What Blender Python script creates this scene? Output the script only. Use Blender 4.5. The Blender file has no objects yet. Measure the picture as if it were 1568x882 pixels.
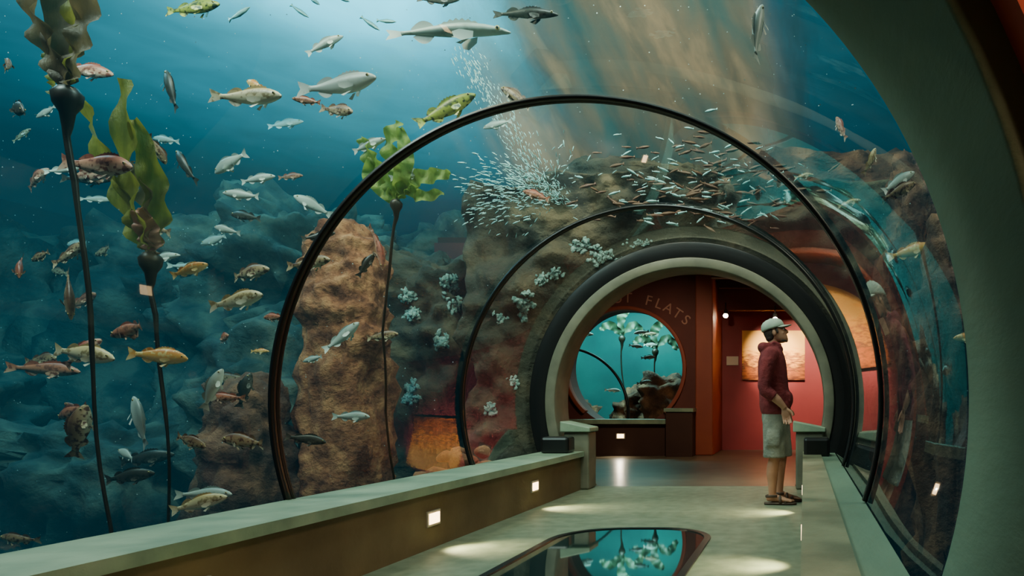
import bpy, bmesh, math, random
from mathutils import Vector, Matrix, noise, Euler
from mathutils.bvhtree import BVHTree
random.seed(7)
D=bpy.data; C=bpy.context; SC=C.scene
pi=math.pi
CX,CZ=-1.27,0.97      # tunnel axis
R=1.72                # acrylic tube radius

# ------------------------------------------------------------ helpers
class MB:
    def __init__(s): s.v=[]; s.f=[]; s.m=[]; s.cur=0
    def add(s,vs,fs):
        o=len(s.v); s.v+= [Vector(p) for p in vs]; s.f+=[[i+o for i in f] for f in fs]; s.m+=[s.cur]*len(fs)
    def box(s,x0,x1,y0,y1,z0,z1):
        v=[(x0,y0,z0),(x1,y0,z0),(x1,y1,z0),(x0,y1,z0),(x0,y0,z1),(x1,y0,z1),(x1,y1,z1),(x0,y1,z1)]
        s.add(v,[(3,2,1,0),(4,5,6,7),(0,1,5,4),(1,2,6,5),(2,3,7,6),(3,0,4,7)])
    def tube(s,pts,rad,seg=10,ref=(1,0,0),cap=True):
        pts=[Vector(p) for p in pts]; ref=Vector(ref); vs=[]; fs=[]; n=len(pts)
        for i,p in enumerate(pts):
            t=(pts[min(i+1,n-1)]-pts[max(i-1,0)]).normalized()
            n1=ref-t*ref.dot(t)
            if n1.length<1e-3: n1=Vector((0,1,0))-t*t.y
            n1.normalize(); n2=t.cross(n1)
            r=rad[i]; a,b=(r if isinstance(r,(tuple,list)) else (r,r))
            for k in range(seg):
                an=2*pi*k/seg; vs.append(p+n1*a*math.cos(an)+n2*b*math.sin(an))
        for i in range(n-1):
            for k in range(seg):
                k2=(k+1)%seg; fs.append((i*seg+k,i*seg+k2,(i+1)*seg+k2,(i+1)*seg+k))
        if cap: fs.append(tuple(reversed(range(seg)))); fs.append(tuple(range((n-1)*seg,n*seg)))
        s.add(vs,fs)
    def ell(s,c,r,rot=None,u=16,v=10):
        c=Vector(c); vs=[];fs=[]
        M=rot.to_matrix() if rot else Matrix.Identity(3)
        for j in range(v+1):
            th=pi*j/v
            for i in range(u):
                ph=2*pi*i/u
                vs.append(c+M@Vector((r[0]*math.sin(th)*math.cos(ph),r[1]*math.sin(th)*math.sin(ph),r[2]*math.cos(th))))
        for j in range(v):
            for i in range(u):
                i2=(i+1)%u; fs.append((j*u+i,(j+1)*u+i,(j+1)*u+i2,j*u+i2))
        s.add(vs,fs)
    def arc(s,r0,r1,y0,y1,a0,a1,n=96,cx=CX,cz=CZ):
        vs=[];fs=[]
        for i in range(n+1):
            a=math.radians(a0+(a1-a0)*i/n); ca,sa=math.cos(a),math.sin(a)
            for (r,y) in ((r0,y0),(r1,y0),(r1,y1),(r0,y1)): vs.append((cx+r*ca,y,cz+r*sa))
        for i in range(n):
            for k in range(4):
                k2=(k+1)%4; fs.append((i*4+k,(i+1)*4+k,(i+1)*4+k2,i*4+k2))
        fs.append((0,1,2,3)); fs.append((n*4+3,n*4+2,n*4+1,n*4))
        s.add(vs,fs)
    def prism(s,prof,y0,y1):
        n=len(prof); vs=[(x,y0,z) for x,z in prof]+[(x,y1,z) for x,z in prof]
        fs=[(i,(i+1)%n,(i+1)%n+n,i+n) for i in range(n)]+[tuple(reversed(range(n))),tuple(range(n,2*n))]
        s.add(vs,fs)
    def obj(s,name,mats,parent=None,smooth=True,loc=(0,0,0),fix=True,bevel=0):
        me=D.meshes.new(name); me.from_pydata([tuple(v) for v in s.v],[],s.f)
        if not isinstance(mats,(list,tuple)): mats=[mats]
        for m in mats: me.materials.append(m)
        for p,mi in zip(me.polygons,s.m): p.material_index=mi
        if fix:
            bm=bmesh.new(); bm.from_mesh(me); bmesh.ops.recalc_face_normals(bm,faces=bm.faces); bm.to_mesh(me); bm.free()
        for p in me.polygons: p.use_smooth=smooth
        o=D.objects.new(name,me); SC.collection.objects.link(o); o.location=loc
        if parent: o.parent=parent
        if bevel:
            b=o.modifiers.new('bevel','BEVEL'); b.width=bevel; b.segments=2; b.limit_method='ANGLE'
        return o
def empty(name,loc=(0,0,0)):
    e=D.objects.new(name,None); e.location=loc; e.empty_display_size=.1; SC.collection.objects.link(e); return e

def hole_wall(name,y0,y1,x0,x1,z0,z1,r,mat,cx=CX,cz=CZ):
    angs=sorted(set([2*pi*i/96 for i in range(96)]+[math.atan2(zz-cz,xx-cx)%(2*pi) for xx in(x0,x1) for zz in(z0,z1)]))
    inn=[];out=[]
    for a in angs:
        c,s_=math.cos(a),math.sin(a)
        inn.append((cx+r*c,cz+r*s_))
        t=min([((x1-cx)/c if c>1e-9 else 1e9),((x0-cx)/c if c<-1e-9 else 1e9),((z1-cz)/s_ if s_>1e-9 else 1e9),((z0-cz)/s_ if s_<-1e-9 else 1e9)])
        out.append((cx+t*c,cz+t*s_))
    n=len(angs); vs=[];fs=[]
    for L,y in ((inn,y0),(out,y0),(out,y1),(inn,y1)): vs+=[(x,y,z) for x,z in L]
    for i in range(n):
        j=(i+1)%n
        for k in range(4):
            k2=(k+1)%4; fs.append((k*n+i,k*n+j,k2*n+j,k2*n+i))
    b=MB(); b.add(vs,fs); return b.obj(name,mat,smooth=False)

# ------------------------------------------------------------ materials
def mat(name,c1,c2=None,rough=.6,scale=4,bump=0,bscale=None,metal=0,emis=None,estr=0,c3=None,spec=.5,stretch=(1,1,1),rotn=(0,0,0),detail=6,lo=.35,hi=.65,coat=0,vt='POINT'):
    m=D.materials.new(name); m.use_nodes=True; nt=m.node_tree; N=nt.nodes; L=nt.links
    b=N['Principled BSDF']; b.inputs['Roughness'].default_value=rough; b.inputs['Metallic'].default_value=metal
    b.inputs['Specular IOR Level'].default_value=spec; b.inputs['Base Color'].default_value=(*c1,1)
    b.inputs['Coat Weight'].default_value=coat
    tc=N.new('ShaderNodeTexCoord'); mp=N.new('ShaderNodeMapping'); mp.name='map'; mp.vector_type=vt; mp.inputs['Scale'].default_value=stretch; mp.inputs['Rotation'].default_value=rotn
    L.new(tc.outputs['Object'],mp.inputs[0])
    if c2:
        n=N.new('ShaderNodeTexNoise'); n.name='colnoise'; n.inputs['Scale'].default_value=scale; n.inputs['Detail'].default_value=detail
        L.new(mp.outputs[0],n.inputs['Vector'])
        r=N.new('ShaderNodeValToRGB'); e=r.color_ramp.elements; e[0].position=lo; e[0].color=(*c1,1); e[1].position=hi; e[1].color=(*c2,1)
        if c3: q=e.new((lo+hi)/2); q.color=(*c3,1)
        L.new(n.outputs['Fac'],r.inputs[0]); L.new(r.outputs[0],b.inputs['Base Color'])
    if bump:
        n2=N.new('ShaderNodeTexNoise'); n2.inputs['Scale'].default_value=bscale or scale*4; n2.inputs['Detail'].default_value=8; n2.inputs['Roughness'].default_value=.6
        L.new(mp.outputs[0],n2.inputs['Vector']); bp=N.new('ShaderNodeBump'); bp.inputs['Strength'].default_value=bump; bp.inputs['Distance'].default_value=.06
        L.new(n2.outputs['Fac'],bp.inputs['Height']); L.new(bp.outputs[0],b.inputs['Normal'])
    if emis:
        b.inputs['Emission Color'].default_value=(*emis,1); b.inputs['Emission Strength'].default_value=estr
    return m

M_floor=mat('floor_concrete',(.13,.16,.105),(.20,.23,.155),rough=.55,scale=9,bump=.05,bscale=60)
M_hallfloor=mat('hall_floor_concrete',(.10,.085,.06),(.15,.13,.09),rough=.3,scale=3)
M_ledge=mat('ledge_concrete_top',(.17,.25,.18),(.32,.41,.29),rough=.5,scale=3,bump=.1,bscale=30)
M_ledger=mat('ledge_concrete_beige',(.15,.16,.10),(.27,.27,.17),rough=.5,scale=3,bump=.1,bscale=30)
M_ledgef=mat('ledge_concrete_face',(.11,.075,.035),(.17,.12,.06),rough=.7,scale=2,bump=.1,bscale=30)
M_ring=mat('ring_concrete',(.10,.165,.115),(.16,.245,.17),rough=.65,scale=2,bump=.15,bscale=14,stretch=(1,.3,1))
M_pring=mat('portal_concrete',(.12,.12,.085),(.19,.185,.13),rough=.6,scale=4)
M_black=mat('black_rubber',(.008,.009,.01),rough=.35)
M_steel=mat('hoop_edge_steel',(.05,.06,.06),rough=.3,metal=.7)
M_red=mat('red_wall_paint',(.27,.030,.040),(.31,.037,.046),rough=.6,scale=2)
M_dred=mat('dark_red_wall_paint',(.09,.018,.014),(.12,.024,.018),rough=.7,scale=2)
M_redcol=mat('rust_wall_paint',(.24,.042,.020),(.28,.055,.024),rough=.6,scale=2)
M_dark=mat('dark_ceiling_paint',(.04,.014,.01),(.05,.018,.012),rough=.8,scale=2)
M_lobby=mat('lobby_wall_paint',(.42,.055,.02),(.48,.07,.028),rough=.7,scale=2)
M_lamp=mat('lamp_lens',(1,.85,.6),emis=(1,.66,.32),estr=10)
M_lamp2=mat('halogen_lens',(1,.85,.6),emis=(1,.70,.42),estr=60)
M_trim=mat('lamp_trim',(.35,.33,.28),rough=.4)
M_rock=mat('reef_rock_blue',(.014,.035,.038),(.15,.16,.12),rough=.9,scale=2.6,bump=1,bscale=6,c3=(.055,.078,.07))
M_rockb=mat('reef_rock_brown',(.15,.046,.020),(.58,.25,.11),rough=.9,scale=7,bump=.8,bscale=16,c3=(.35,.125,.055),detail=9)
M_rockd=mat('reef_rock_darkbrown',(.05,.022,.014),(.28,.12,.06),rough=.9,scale=3.4,bump=1,bscale=10,c3=(.12,.05,.028))
M_rockp=mat('portal_rock',(.018,.022,.015),(.15,.11,.06),rough=.9,scale=2.2,bump=1,bscale=8,c3=(.055,.05,.032),lo=.3,hi=.7)
M_sand=mat('tank_sand',(.06,.08,.08),(.12,.13,.11),rough=.9,scale=5,bump=.4)
M_farwall=mat('tank_wall_paint',(.012,.06,.10),(.02,.08,.13),rough=.9,scale=.6)
M_streak=mat('painted_reflection_streaks',(.035,.085,.085),(.62,.29,.15),rough=.95,scale=1.1,bump=.2,bscale=3,c3=(.19,.11,.07),stretch=(.75,.75,6.5),rotn=(0,-.42,0),lo=.32,hi=.70,vt='TEXTURE',detail=5)  # streak colours stand in for light reflected and refracted overhead
def fade_streaks(m):
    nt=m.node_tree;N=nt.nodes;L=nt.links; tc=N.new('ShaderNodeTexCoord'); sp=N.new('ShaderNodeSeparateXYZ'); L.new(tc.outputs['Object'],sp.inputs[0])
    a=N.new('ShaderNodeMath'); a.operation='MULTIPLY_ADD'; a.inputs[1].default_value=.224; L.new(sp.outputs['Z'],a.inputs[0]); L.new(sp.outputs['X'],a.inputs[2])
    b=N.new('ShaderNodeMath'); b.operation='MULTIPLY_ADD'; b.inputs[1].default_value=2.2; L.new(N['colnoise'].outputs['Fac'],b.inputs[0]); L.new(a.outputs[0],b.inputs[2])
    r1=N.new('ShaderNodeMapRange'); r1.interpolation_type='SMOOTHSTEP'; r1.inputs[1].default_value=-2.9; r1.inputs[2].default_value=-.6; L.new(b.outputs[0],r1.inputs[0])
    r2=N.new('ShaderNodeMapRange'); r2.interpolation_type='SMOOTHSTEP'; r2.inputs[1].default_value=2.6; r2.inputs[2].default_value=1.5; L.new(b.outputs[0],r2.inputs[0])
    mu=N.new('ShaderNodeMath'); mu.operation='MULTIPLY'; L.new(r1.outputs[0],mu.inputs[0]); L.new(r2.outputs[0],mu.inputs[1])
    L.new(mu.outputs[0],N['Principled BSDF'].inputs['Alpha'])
fade_streaks(M_streak)

def glass(name,tint,f0=.045):
    m=D.materials.new(name); m.use_nodes=True; nt=m.node_tree; N=nt.nodes; L=nt.links; N.clear()
    o=N.new('ShaderNodeOutputMaterial'); mx=N.new('ShaderNodeMixShader'); t=N.new('ShaderNodeBsdfTransparent'); g=N.new('ShaderNodeBsdfGlossy')
    t.inputs[0].default_value=(*tint,1); g.inputs['Roughness'].default_value=.015
    lw=N.new('ShaderNodeLayerWeight'); lw.inputs['Blend'].default_value=.5
    p=N.new('ShaderNodeMath'); p.operation='POWER'; p.inputs[1].default_value=4.6
    ma=N.new('ShaderNodeMath'); ma.operation='MULTIPLY_ADD'; ma.inputs[1].default_value=1-f0; ma.inputs[2].default_value=f0
    L.new(lw.outputs['Facing'],p.inputs[0]); L.new(p.outputs[0],ma.inputs[0]); L.new(ma.outputs[0],mx.inputs[0])
    L.new(t.outputs[0],mx.inputs[1]); L.new(g.outputs[0],mx.inputs[2]); L.new(mx.outputs[0],o.inputs[0]); return m
M_glass=glass('acrylic',(.95,1,.98))
M_hatch=mat('hatch_glass',(.01,.03,.03),rough=.03,spec=.9,coat=1)

# ------------------------------------------------------------ tunnel shell
b=MB(); n=160; vs=[];fs=[]
ys=[(2.22,1.775),(2.6,1.745),(3.1,1.72),(4.05,1.72),(5,1.72),(6.28,1.72),(7.2,1.72),(8.06,1.72)]
for y,r in ys:
    for i in range(n):
        a=2*pi*i/n; vs.append((CX+r*math.cos(a),y,CZ+r*math.sin(a)))
for j in range(len(ys)-1):
    for i in range(n):
        k=(i+1)%n; fs.append((j*n+i,j*n+k,(j+1)*n+k,(j+1)*n+i))
b.add(vs,fs); b.obj('tunnel_acrylic_tube',M_glass,fix=False)

def hoop(y):
    e=MB(); e.cur=0; e.arc(1.690,1.716,y-.028,y-.002,-19,199); e.arc(1.690,1.716,y+.012,y+.03,-19,199)
    e.cur=1; e.arc(1.700,1.716,y-.002,y+.012,-19,199)
    e.obj('tunnel_hoop',[M_black,M_steel])
hoop(4.03); hoop(6.25)
b=MB(); b.cur=0; b.arc(1.50,1.61,7.98,8.45,-33,213); b.cur=1; b.arc(1.61,1.79,8.0,8.3,-33,213)
b.obj('portal_ring',[M_pring,M_black],bevel=.012)
b=MB(); b.arc(1.78,1.90,1.5,2.24,-60,240,128); b.arc(1.90,2.18,1.62,2.24,-60,240,128); b.obj('near_portal_ring',M_ring,bevel=.02)
hole_wall('wall_entrance',1.40,1.52,-6,3.2,-.2,4.2,1.86,M_lobby)
b=MB(); b.box(-6.1,-6,-4,1.5,-.2,4.2); b.obj('wall_left',M_lobby,smooth=False)
b=MB(); b.box(3.2,3.3,-4,1.5,-.2,4.2); b.obj('wall_right',M_lobby,smooth=False)
b=MB(); b.box(-6.1,3.3,-4.1,-4,-.2,4.2); b.obj('wall_back',M_lobby,smooth=False)
b=MB(); b.box(-6.1,3.3,-4.1,1.5,4.2,4.3); b.obj('ceiling',M_dark,smooth=False)

b=MB(); b.box(-6,3.2,-4,1.5,-.12,0); b.box(-2.68,.14,1.5,8.3,-.1,0)
b.obj('floor',M_floor,smooth=False)
b=MB(); b.cur=1; b.prism([(-2.47,0),(-2.47,.37),(-2.87,.37),(-2.66,0)],2.2,8.0); b.cur=0
b.prism([(-2.43,.37),(-2.43,.425),(-2.885,.425),(-2.875,.37)],2.2,8.0)
b.obj('ledge_left',[M_ledge,M_ledgef],smooth=False)
b=MB(); b.cur=1; b.prism([(.0,0),(.0,.37),(.32,.37),(.12,0)],2.2,8.0); b.cur=0
b.prism([(-.01,.37),(-.01,.425),(.18,.425),(.18,.37)],2.2,8.0); b.cur=2; b.prism([(.18,.37),(.18,.405),(.345,.405),(.33,.37)],2.2,8.0)
b.obj('ledge_right',[M_ledger,M_ledgef,M_ring],smooth=False)
def steplight(x,y,sgn):
    e=empty('step_light',(x,y,.2))
    q=MB(); q.box(-.012,.012,-.085,.085,-.052,.052); q.obj('frame',M_trim,e,False,bevel=.004)
    q=MB(); q.box(min(0,sgn*.016),max(0,sgn*.016),-.065,.065,-.035,.035); q.obj('lens',M_lamp,e,False)
    l=D.lights.new('beam','SPOT'); l.energy=60; l.color=(1,.88,.48); l.spot_size=1.5; l.spot_blend=1; l.shadow_soft_size=.03
    lo=D.objects.new('beam',l); SC.collection.objects.link(lo); lo.parent=e; lo.location=(sgn*.05,0,0)
    lo.rotation_euler=Vector((sgn*.8,0,-.6)).to_track_quat('-Z','Y').to_euler()
for y in (2.9,4.78,6.58): steplight(-2.47,y,1)
for y in (4.25,6.3): steplight(0.0,y,-1)
def post(x0,x1,name):
    e=empty(name,((x0+x1)/2,8.1,0)); w=(x1-x0)/2
    q=MB(); q.box(-w,w,-.15,.14,0,.64); q.obj('pillar',M_pring,e,False,bevel=.02)
    q=MB(); q.prism([(-w-.03,.64),(w+.02,.64),(w+.02,.69),(-w-.03,.76)],-.18,.16); q.obj('sloped_cap',M_ledge,e,False,bevel=.01)
post(-2.66,-2.38,'portal_post'); post(-.09,.22,'portal_post')
b=MB(); b.box(-2.80,-2.50,7.62,7.86,.425,.60); b.obj('black_speaker_box',M_black,smooth=False,bevel=.03)
b=MB(); b.box(0.0,.27,7.45,7.75,.40,.60); b.obj('black_speaker_box',M_black,smooth=False,bevel=.03)
def rrect(x0,x1,y0,y1,r,z,k=10):
    p=[]
    for cx,cy,a in ((x1-r,y1-r,0),(x0+r,y1-r,90),(x0+r,y0+r,180),(x1-r,y0+r,270)):
        for i in range(k+1):
            t=math.radians(a+90*i/k); p.append((cx+r*math.cos(t),cy+r*math.sin(t),z))
    return p
e=empty('floor_viewing_hatch',(0,0,0))
o_=rrect(-1.80,-.66,3.0,5.52,.46,.010); i_=rrect(-1.755,-.705,3.045,5.475,.42,.010); i2=rrect(-1.755,-.705,3.045,5.475,.42,.004)
o2=rrect(-1.80,-.66,3.0,5.52,.46,.001)
n=len(o_); q=MB(); q.add(o2+o_+i_+i2,[(a*n+i,a*n+(i+1)%n,(a+1)*n+(i+1)%n,(a+1)*n+i) for a in range(3) for i in range(n)]); q.obj('rim',M_black,e,False)
q=MB(); q.add(i2,[tuple(range(n))]); q.obj('glass_pane',M_hatch,e,False)

# ------------------------------------------------------------ exhibit hall
HX0,HX1,HXN=-5.3,2.1,-3.5
b=MB(); b.box(HX0,HX1,8.3,14.9,-.1,0); b.obj('hall_floor',M_hallfloor,smooth=False)
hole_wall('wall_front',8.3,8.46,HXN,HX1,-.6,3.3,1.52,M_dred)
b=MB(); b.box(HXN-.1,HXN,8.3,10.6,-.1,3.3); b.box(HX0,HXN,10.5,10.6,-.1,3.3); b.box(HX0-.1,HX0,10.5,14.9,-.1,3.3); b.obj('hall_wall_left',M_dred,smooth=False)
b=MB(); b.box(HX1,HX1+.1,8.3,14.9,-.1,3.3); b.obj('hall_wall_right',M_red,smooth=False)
b=MB(); b.box(HXN-.1,HX1+.1,8.3,10.6,3.3,3.4); b.box(HX0-.1,HX1+.1,10.6,15.0,3.3,3.4)
for i in range(4): b.box(-1.6,HX1,10.2+i*1.1,10.35+i*1.1,3.12,3.3)
b.obj('hall_ceiling',M_dark,smooth=False)
b=MB(); b.box(-1.66,HX1,13.9,14.05,2.75,3.3); b.obj('alcove_header',M_dred,smooth=False)
b=MB(); b.box(-1.9,HX1+.1,14.6,14.8,-.1,3.3); b.obj('wall_poster',M_red,smooth=False)
hole_wall('wall_halibut_flats',13.2,13.75,HX0,-1.98,-.1,3.3,1.08,M_dred,cx=-3.28,cz=1.60)
b=MB(); b.box(-1.98,-1.66,13.1,14.6,0,3.3); b.obj('rust_column',M_redcol,smooth=False,bevel=.02)
b=MB(); b.arc(1.06,1.13,13.12,13.3,-48,228,80,cx=-3.28,cz=1.6); b.obj('window_surround',M_redcol,bevel=.01)
b=MB(); b.prism([(-4.6,.58),(-2.45,.58),(-2.45,.66),(-4.6,.66)],12.85,13.4); b.cur=1; b.box(-5.3,-2.0,12.95,13.2,0,.58)
b.box(-2.45,-1.98,12.75,13.2,0,.80); b.cur=0; b.box(-2.48,-1.96,12.72,13.2,.80,.86)
b.obj('window_bench',[M_ledge,M_dark],smooth=False)
e=empty('step_light',(-3.3,12.94,.36)); q=MB(); q.box(-.06,.06,-.012,0,-.035,.035); q.obj('lens',M_lamp,e,False)
q=MB(); q.box(-.08,.08,-.006,.01,-.05,.05); q.obj('frame',M_trim,e,False)
l=D.lights.new('beam','SPOT'); l.energy=22; l.color=(1,.85,.6); l.spot_size=2.2; l.spot_blend=1
lo=D.objects.new('beam',l); SC.collection.objects.link(lo); lo.parent=e; lo.location=(0,-.05,0); lo.rotation_euler=Vector((0,-.7,-.7)).to_track_quat('-Z','Y').to_euler()
e=empty('halibut_flats_lettering',(-3.26,13.19,1.20)); M_let=mat('letter_paint',(.42,.19,.13),rough=.6)
for i,ch in enumerate('HALIBUT FLATS'):
    if ch==' ': continue
    th=math.radians((i-6)*6.6+1)
    c=D.curves.new('letter_'+ch,'FONT'); c.body=ch; c.size=.26; c.align_x='CENTER'; c.extrude=.008; c.materials.append(M_let)
    o=D.objects.new('letter_'+ch,c); SC.collection.objects.link(o); o.parent=e
    o.location=(1.60*math.sin(th),0,1.60*math.cos(th)); o.rotation_euler=(pi/2,th,0)
M_t2=mat('halibut_tank_wall',(.008,.13,.14),(.02,.24,.23),rough=.9,scale=.6)
b=MB(); b.box(-7,-1,17.6,17.7,-1,3.6); b.box(-7.1,-7,13.8,17.7,-1,3.6); b.box(-1,-.9,14.9,17.7,-1,3.6); b.box(-7.1,-.9,13.8,17.7,-1.1,-1); b.box(-7.1,-.9,13.8,17.7,3.6,3.7)
b.obj('halibut_tank_shell',M_t2,smooth=False)
b=MB(); b.add([(-4.36,13.5,.5),(-2.2,13.5,.5),(-2.2,13.5,2.7),(-4.36,13.5,2.7)],[(0,1,2,3)]); b.obj('window_1',M_glass,smooth=False)
b=MB(); b.arc(1.30,1.35,14.6,14.66,-10,190,60,cx=-4.9,cz=.75); b.obj('tunnel_hoop',M_black)

def artmat():
    m=D.materials.new('sepia_seascape_print'); m.use_nodes=True; nt=m.node_tree;N=nt.nodes;L=nt.links;bs=N['Principled BSDF']
    tc=N.new('ShaderNodeTexCoord'); sp=N.new('ShaderNodeSeparateXYZ'); L.new(tc.outputs['Generated'],sp.inputs[0])
    mp=N.new('ShaderNodeMapping'); mp.inputs['Scale'].default_value=(3,1,9); L.new(tc.outputs['Generated'],mp.inputs[0])
    no=N.new('ShaderNodeTexNoise'); no.inputs['Scale'].default_value=2.2; no.inputs['Detail'].default_value=9; L.new(mp.outputs[0],no.inputs['Vector'])
    a=N.new('ShaderNodeMath'); a.operation='MULTIPLY_ADD'; a.inputs[1].default_value=.7; L.new(no.outputs['Fac'],a.inputs[0]); L.new(sp.outputs['Z'],a.inputs[2])
    r=N.new('ShaderNodeValToRGB'); e=r.color_ramp.elements; e[0].position=.3; e[0].color=(.10,.015,.002,1); e[1].position=1.0; e[1].color=(.95,.50,.10,1)
    for p,c in ((.5,(.5,.12,.008,1)),(.62,(.14,.03,.004,1)),(.72,(.9,.34,.03,1)),(.80,(.28,.07,.01,1)),(.9,(.95,.42,.05,1))):
        q=e.new(p); q.color=c
    L.new(a.outputs[0],r.inputs[0]); L.new(r.outputs[0],bs.inputs['Base Color']); bs.inputs['Roughness'].default_value=.6; return m
AM=artmat()
b=MB(); b.box(-1.25,0.02,14.545,14.6,1.42,2.42); b.obj('seascape_poster',AM,smooth=False)
M_label=mat('label_card',(.75,.68,.55),rough=.6)
for x in (-1.45,.42):
    b=MB(); b.box(x-.12,x+.12,14.58,14.6,1.72,1.90); b.obj('wall_label',M_label,smooth=False,bevel=.004)
b=MB(); b.box(.85,1.9,14.545,14.6,1.3,2.5); b.obj('seascape_poster',AM,smooth=False)
def lamp(loc,aim,en,size=1.0,col=(1,.80,.52),lens=None):
    e=empty('track_spotlight',loc); d=(Vector(aim)-Vector(loc)).normalized()
    q=MB(); q.tube([d*-.12,d*-.10,d*.03,d*.05],[.02,.045,.05,.055],14); q.tube([(0,0,.02),(0,0,.22)],[.012,.012],6); q.obj('housing',M_black,e)
    q=MB(); q.tube([d*.045,d*.056],[.048,.048],14); q.obj('lens',lens or M_lamp,e)
    l=D.lights.new('beam','SPOT'); l.energy=en; l.color=col; l.spot_size=size; l.spot_blend=.9; l.shadow_soft_size=.05
    o=D.objects.new('beam',l); SC.collection.objects.link(o); o.parent=e; o.location=d*.08; o.rotation_euler=d.to_track_quat('-Z','Y').to_euler()
lamp((-.7,12.6,3.0),(-.62,14.6,1.9),900,.62)
lamp((.0,12.6,3.0),(.3,14.6,1.4),600,1.3)
lamp((1.3,12.6,3.0),(1.38,14.6,1.9),1100,.7)
lamp((-1.50,13.8,2.66),(-1.45,12.9,1.9),30,1.5,lens=M_lamp2)
lamp((-.55,13.8,2.60),(-.5,12.8,1.6),30,1.5,lens=M_lamp2)
lamp((-1.6,9.6,3.0),(-2.6,13.0,1.2),200,1.2)
lamp((0.4,9.4,3.0),(0.2,12,0),120,1.3)

# ------------------------------------------------------------ rocks
def fr(p,s): return noise.fractal(Vector(p)*s,1.0,2.1,6)
def rock(name,c,h,mt,seed=0,sub=5,sq=.65,amp=.22,taper=0,ns=1.3,hf=.55):
    bm=bmesh.new(); bmesh.ops.create_icosphere(bm,subdivisions=sub,radius=1)
    mh=min(h)
    for v in bm.verts:
        p=v.co; q=Vector([math.copysign(abs(a)**sq,a) for a in p])
        k=1-taper*(q.z*.5+.5); w=Vector((q.x*h[0]*k,q.y*h[1]*k,q.z*h[2]))
        s=w+Vector((seed*7.3,seed*3.1,seed))
        d=fr(s,ns/max(mh,.4)); u=s.z*3.2/max(mh,.35)+2.2*noise.noise(s*.9); st=(abs((u/2)%1-.5)*2-.5)*.5
        dirn=Vector((p.x,p.y,p.z*.5)).normalized()
        v.co=w+dirn*mh*amp*(d*1.5+st+hf*fr(s,5/max(mh,.4)))
    me=D.meshes.new(name); bm.to_mesh(me); bm.free()
    for p in me.polygons: p.use_smooth=True
    me.materials.append(mt); o=D.objects.new(name,me); o.location=c; SC.collection.objects.link(o); return o
rock('reef_rock',(-7.3,10.4,1.2),(1.5,1.2,2.6),M_rock,1,amp=.35,sub=6)
rock('reef_rock',(-9.8,11.2,1.1),(1.4,1.2,2.6),M_rock,2,amp=.35)
rock('reef_rock',(-12.6,11.0,.8),(1.8,1.5,2.6),M_rock,3,amp=.35)
R1=rock('reef_rock',(-6.3,8.6,.3),(.8,.7,1.5),M_rock,4,amp=.35)
rock('reef_rock',(-8.2,8.0,-.2),(1.2,.7,.9),M_rock,5,amp=.35)
rock('reef_rock',(-10.8,8.6,.1),(1.2,.9,1.4),M_rock,6,amp=.35)
rock('reef_rock',(-5.9,12.3,1.9),(1.3,.9,2.1),M_rock,22,amp=.35)
R2=rock('reef_rock',(-4.75,9.1,.85),(1.0,.8,2.0),M_rockp,23,amp=.3,sub=6)
rock('reef_rock_pillar',(-4.45,7.0,.85),(.36,.38,1.85),M_rockb,7,sq=.6,amp=.22,taper=.08,sub=6,ns=.8,hf=.45)
rock('reef_rock_boulder',(-5.0,6.5,.10),(.34,.4,1.1),M_rockd,8,sq=.7,amp=.3,ns=.9)
rock('reef_rock_boulder',(-4.2,5.9,-.45),(.5,.4,.5),M_rockd,9,amp=.35)
rock('reef_rock_spire',(1.05,7.0,1.1),(.36,.5,2.2),M_rockd,10,sq=.6,amp=.35,taper=.3)
rock('reef_rock_spire',(1.15,5.3,.6),(.34,.5,1.7),M_rockd,11,sq=.6,amp=.35,taper=.3)
rock('reef_rock_spire',(1.6,4.0,.2),(.5,.7,1.3),M_rockd,12,amp=.35,taper=.3)
rock('reef_rock',(4.2,6.5,1.0),(1.4,3.0,2.2),M_rockd,13)
rock('reef_rock',(-2.2,9.5,3.75),(1.1,.6,.3),M_rockp,14,amp=.3)
rock('reef_rock',(.4,9.4,3.8),(1.3,.6,.35),M_rockd,15,amp=.3)
# leaning sheet above the hall roof; painted streaks imitate reflections overhead
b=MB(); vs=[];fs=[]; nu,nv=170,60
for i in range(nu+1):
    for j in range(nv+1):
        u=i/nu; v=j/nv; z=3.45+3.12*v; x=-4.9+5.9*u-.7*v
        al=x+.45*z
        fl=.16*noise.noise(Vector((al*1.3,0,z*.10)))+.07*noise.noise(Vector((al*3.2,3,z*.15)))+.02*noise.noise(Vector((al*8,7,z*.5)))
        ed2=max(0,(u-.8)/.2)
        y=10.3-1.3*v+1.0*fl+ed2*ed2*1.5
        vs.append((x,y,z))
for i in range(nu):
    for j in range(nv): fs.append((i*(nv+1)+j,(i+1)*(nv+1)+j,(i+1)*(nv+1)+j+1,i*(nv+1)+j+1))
b.add(vs,fs); b.obj('reflection_streak_sheet',M_streak)

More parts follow.
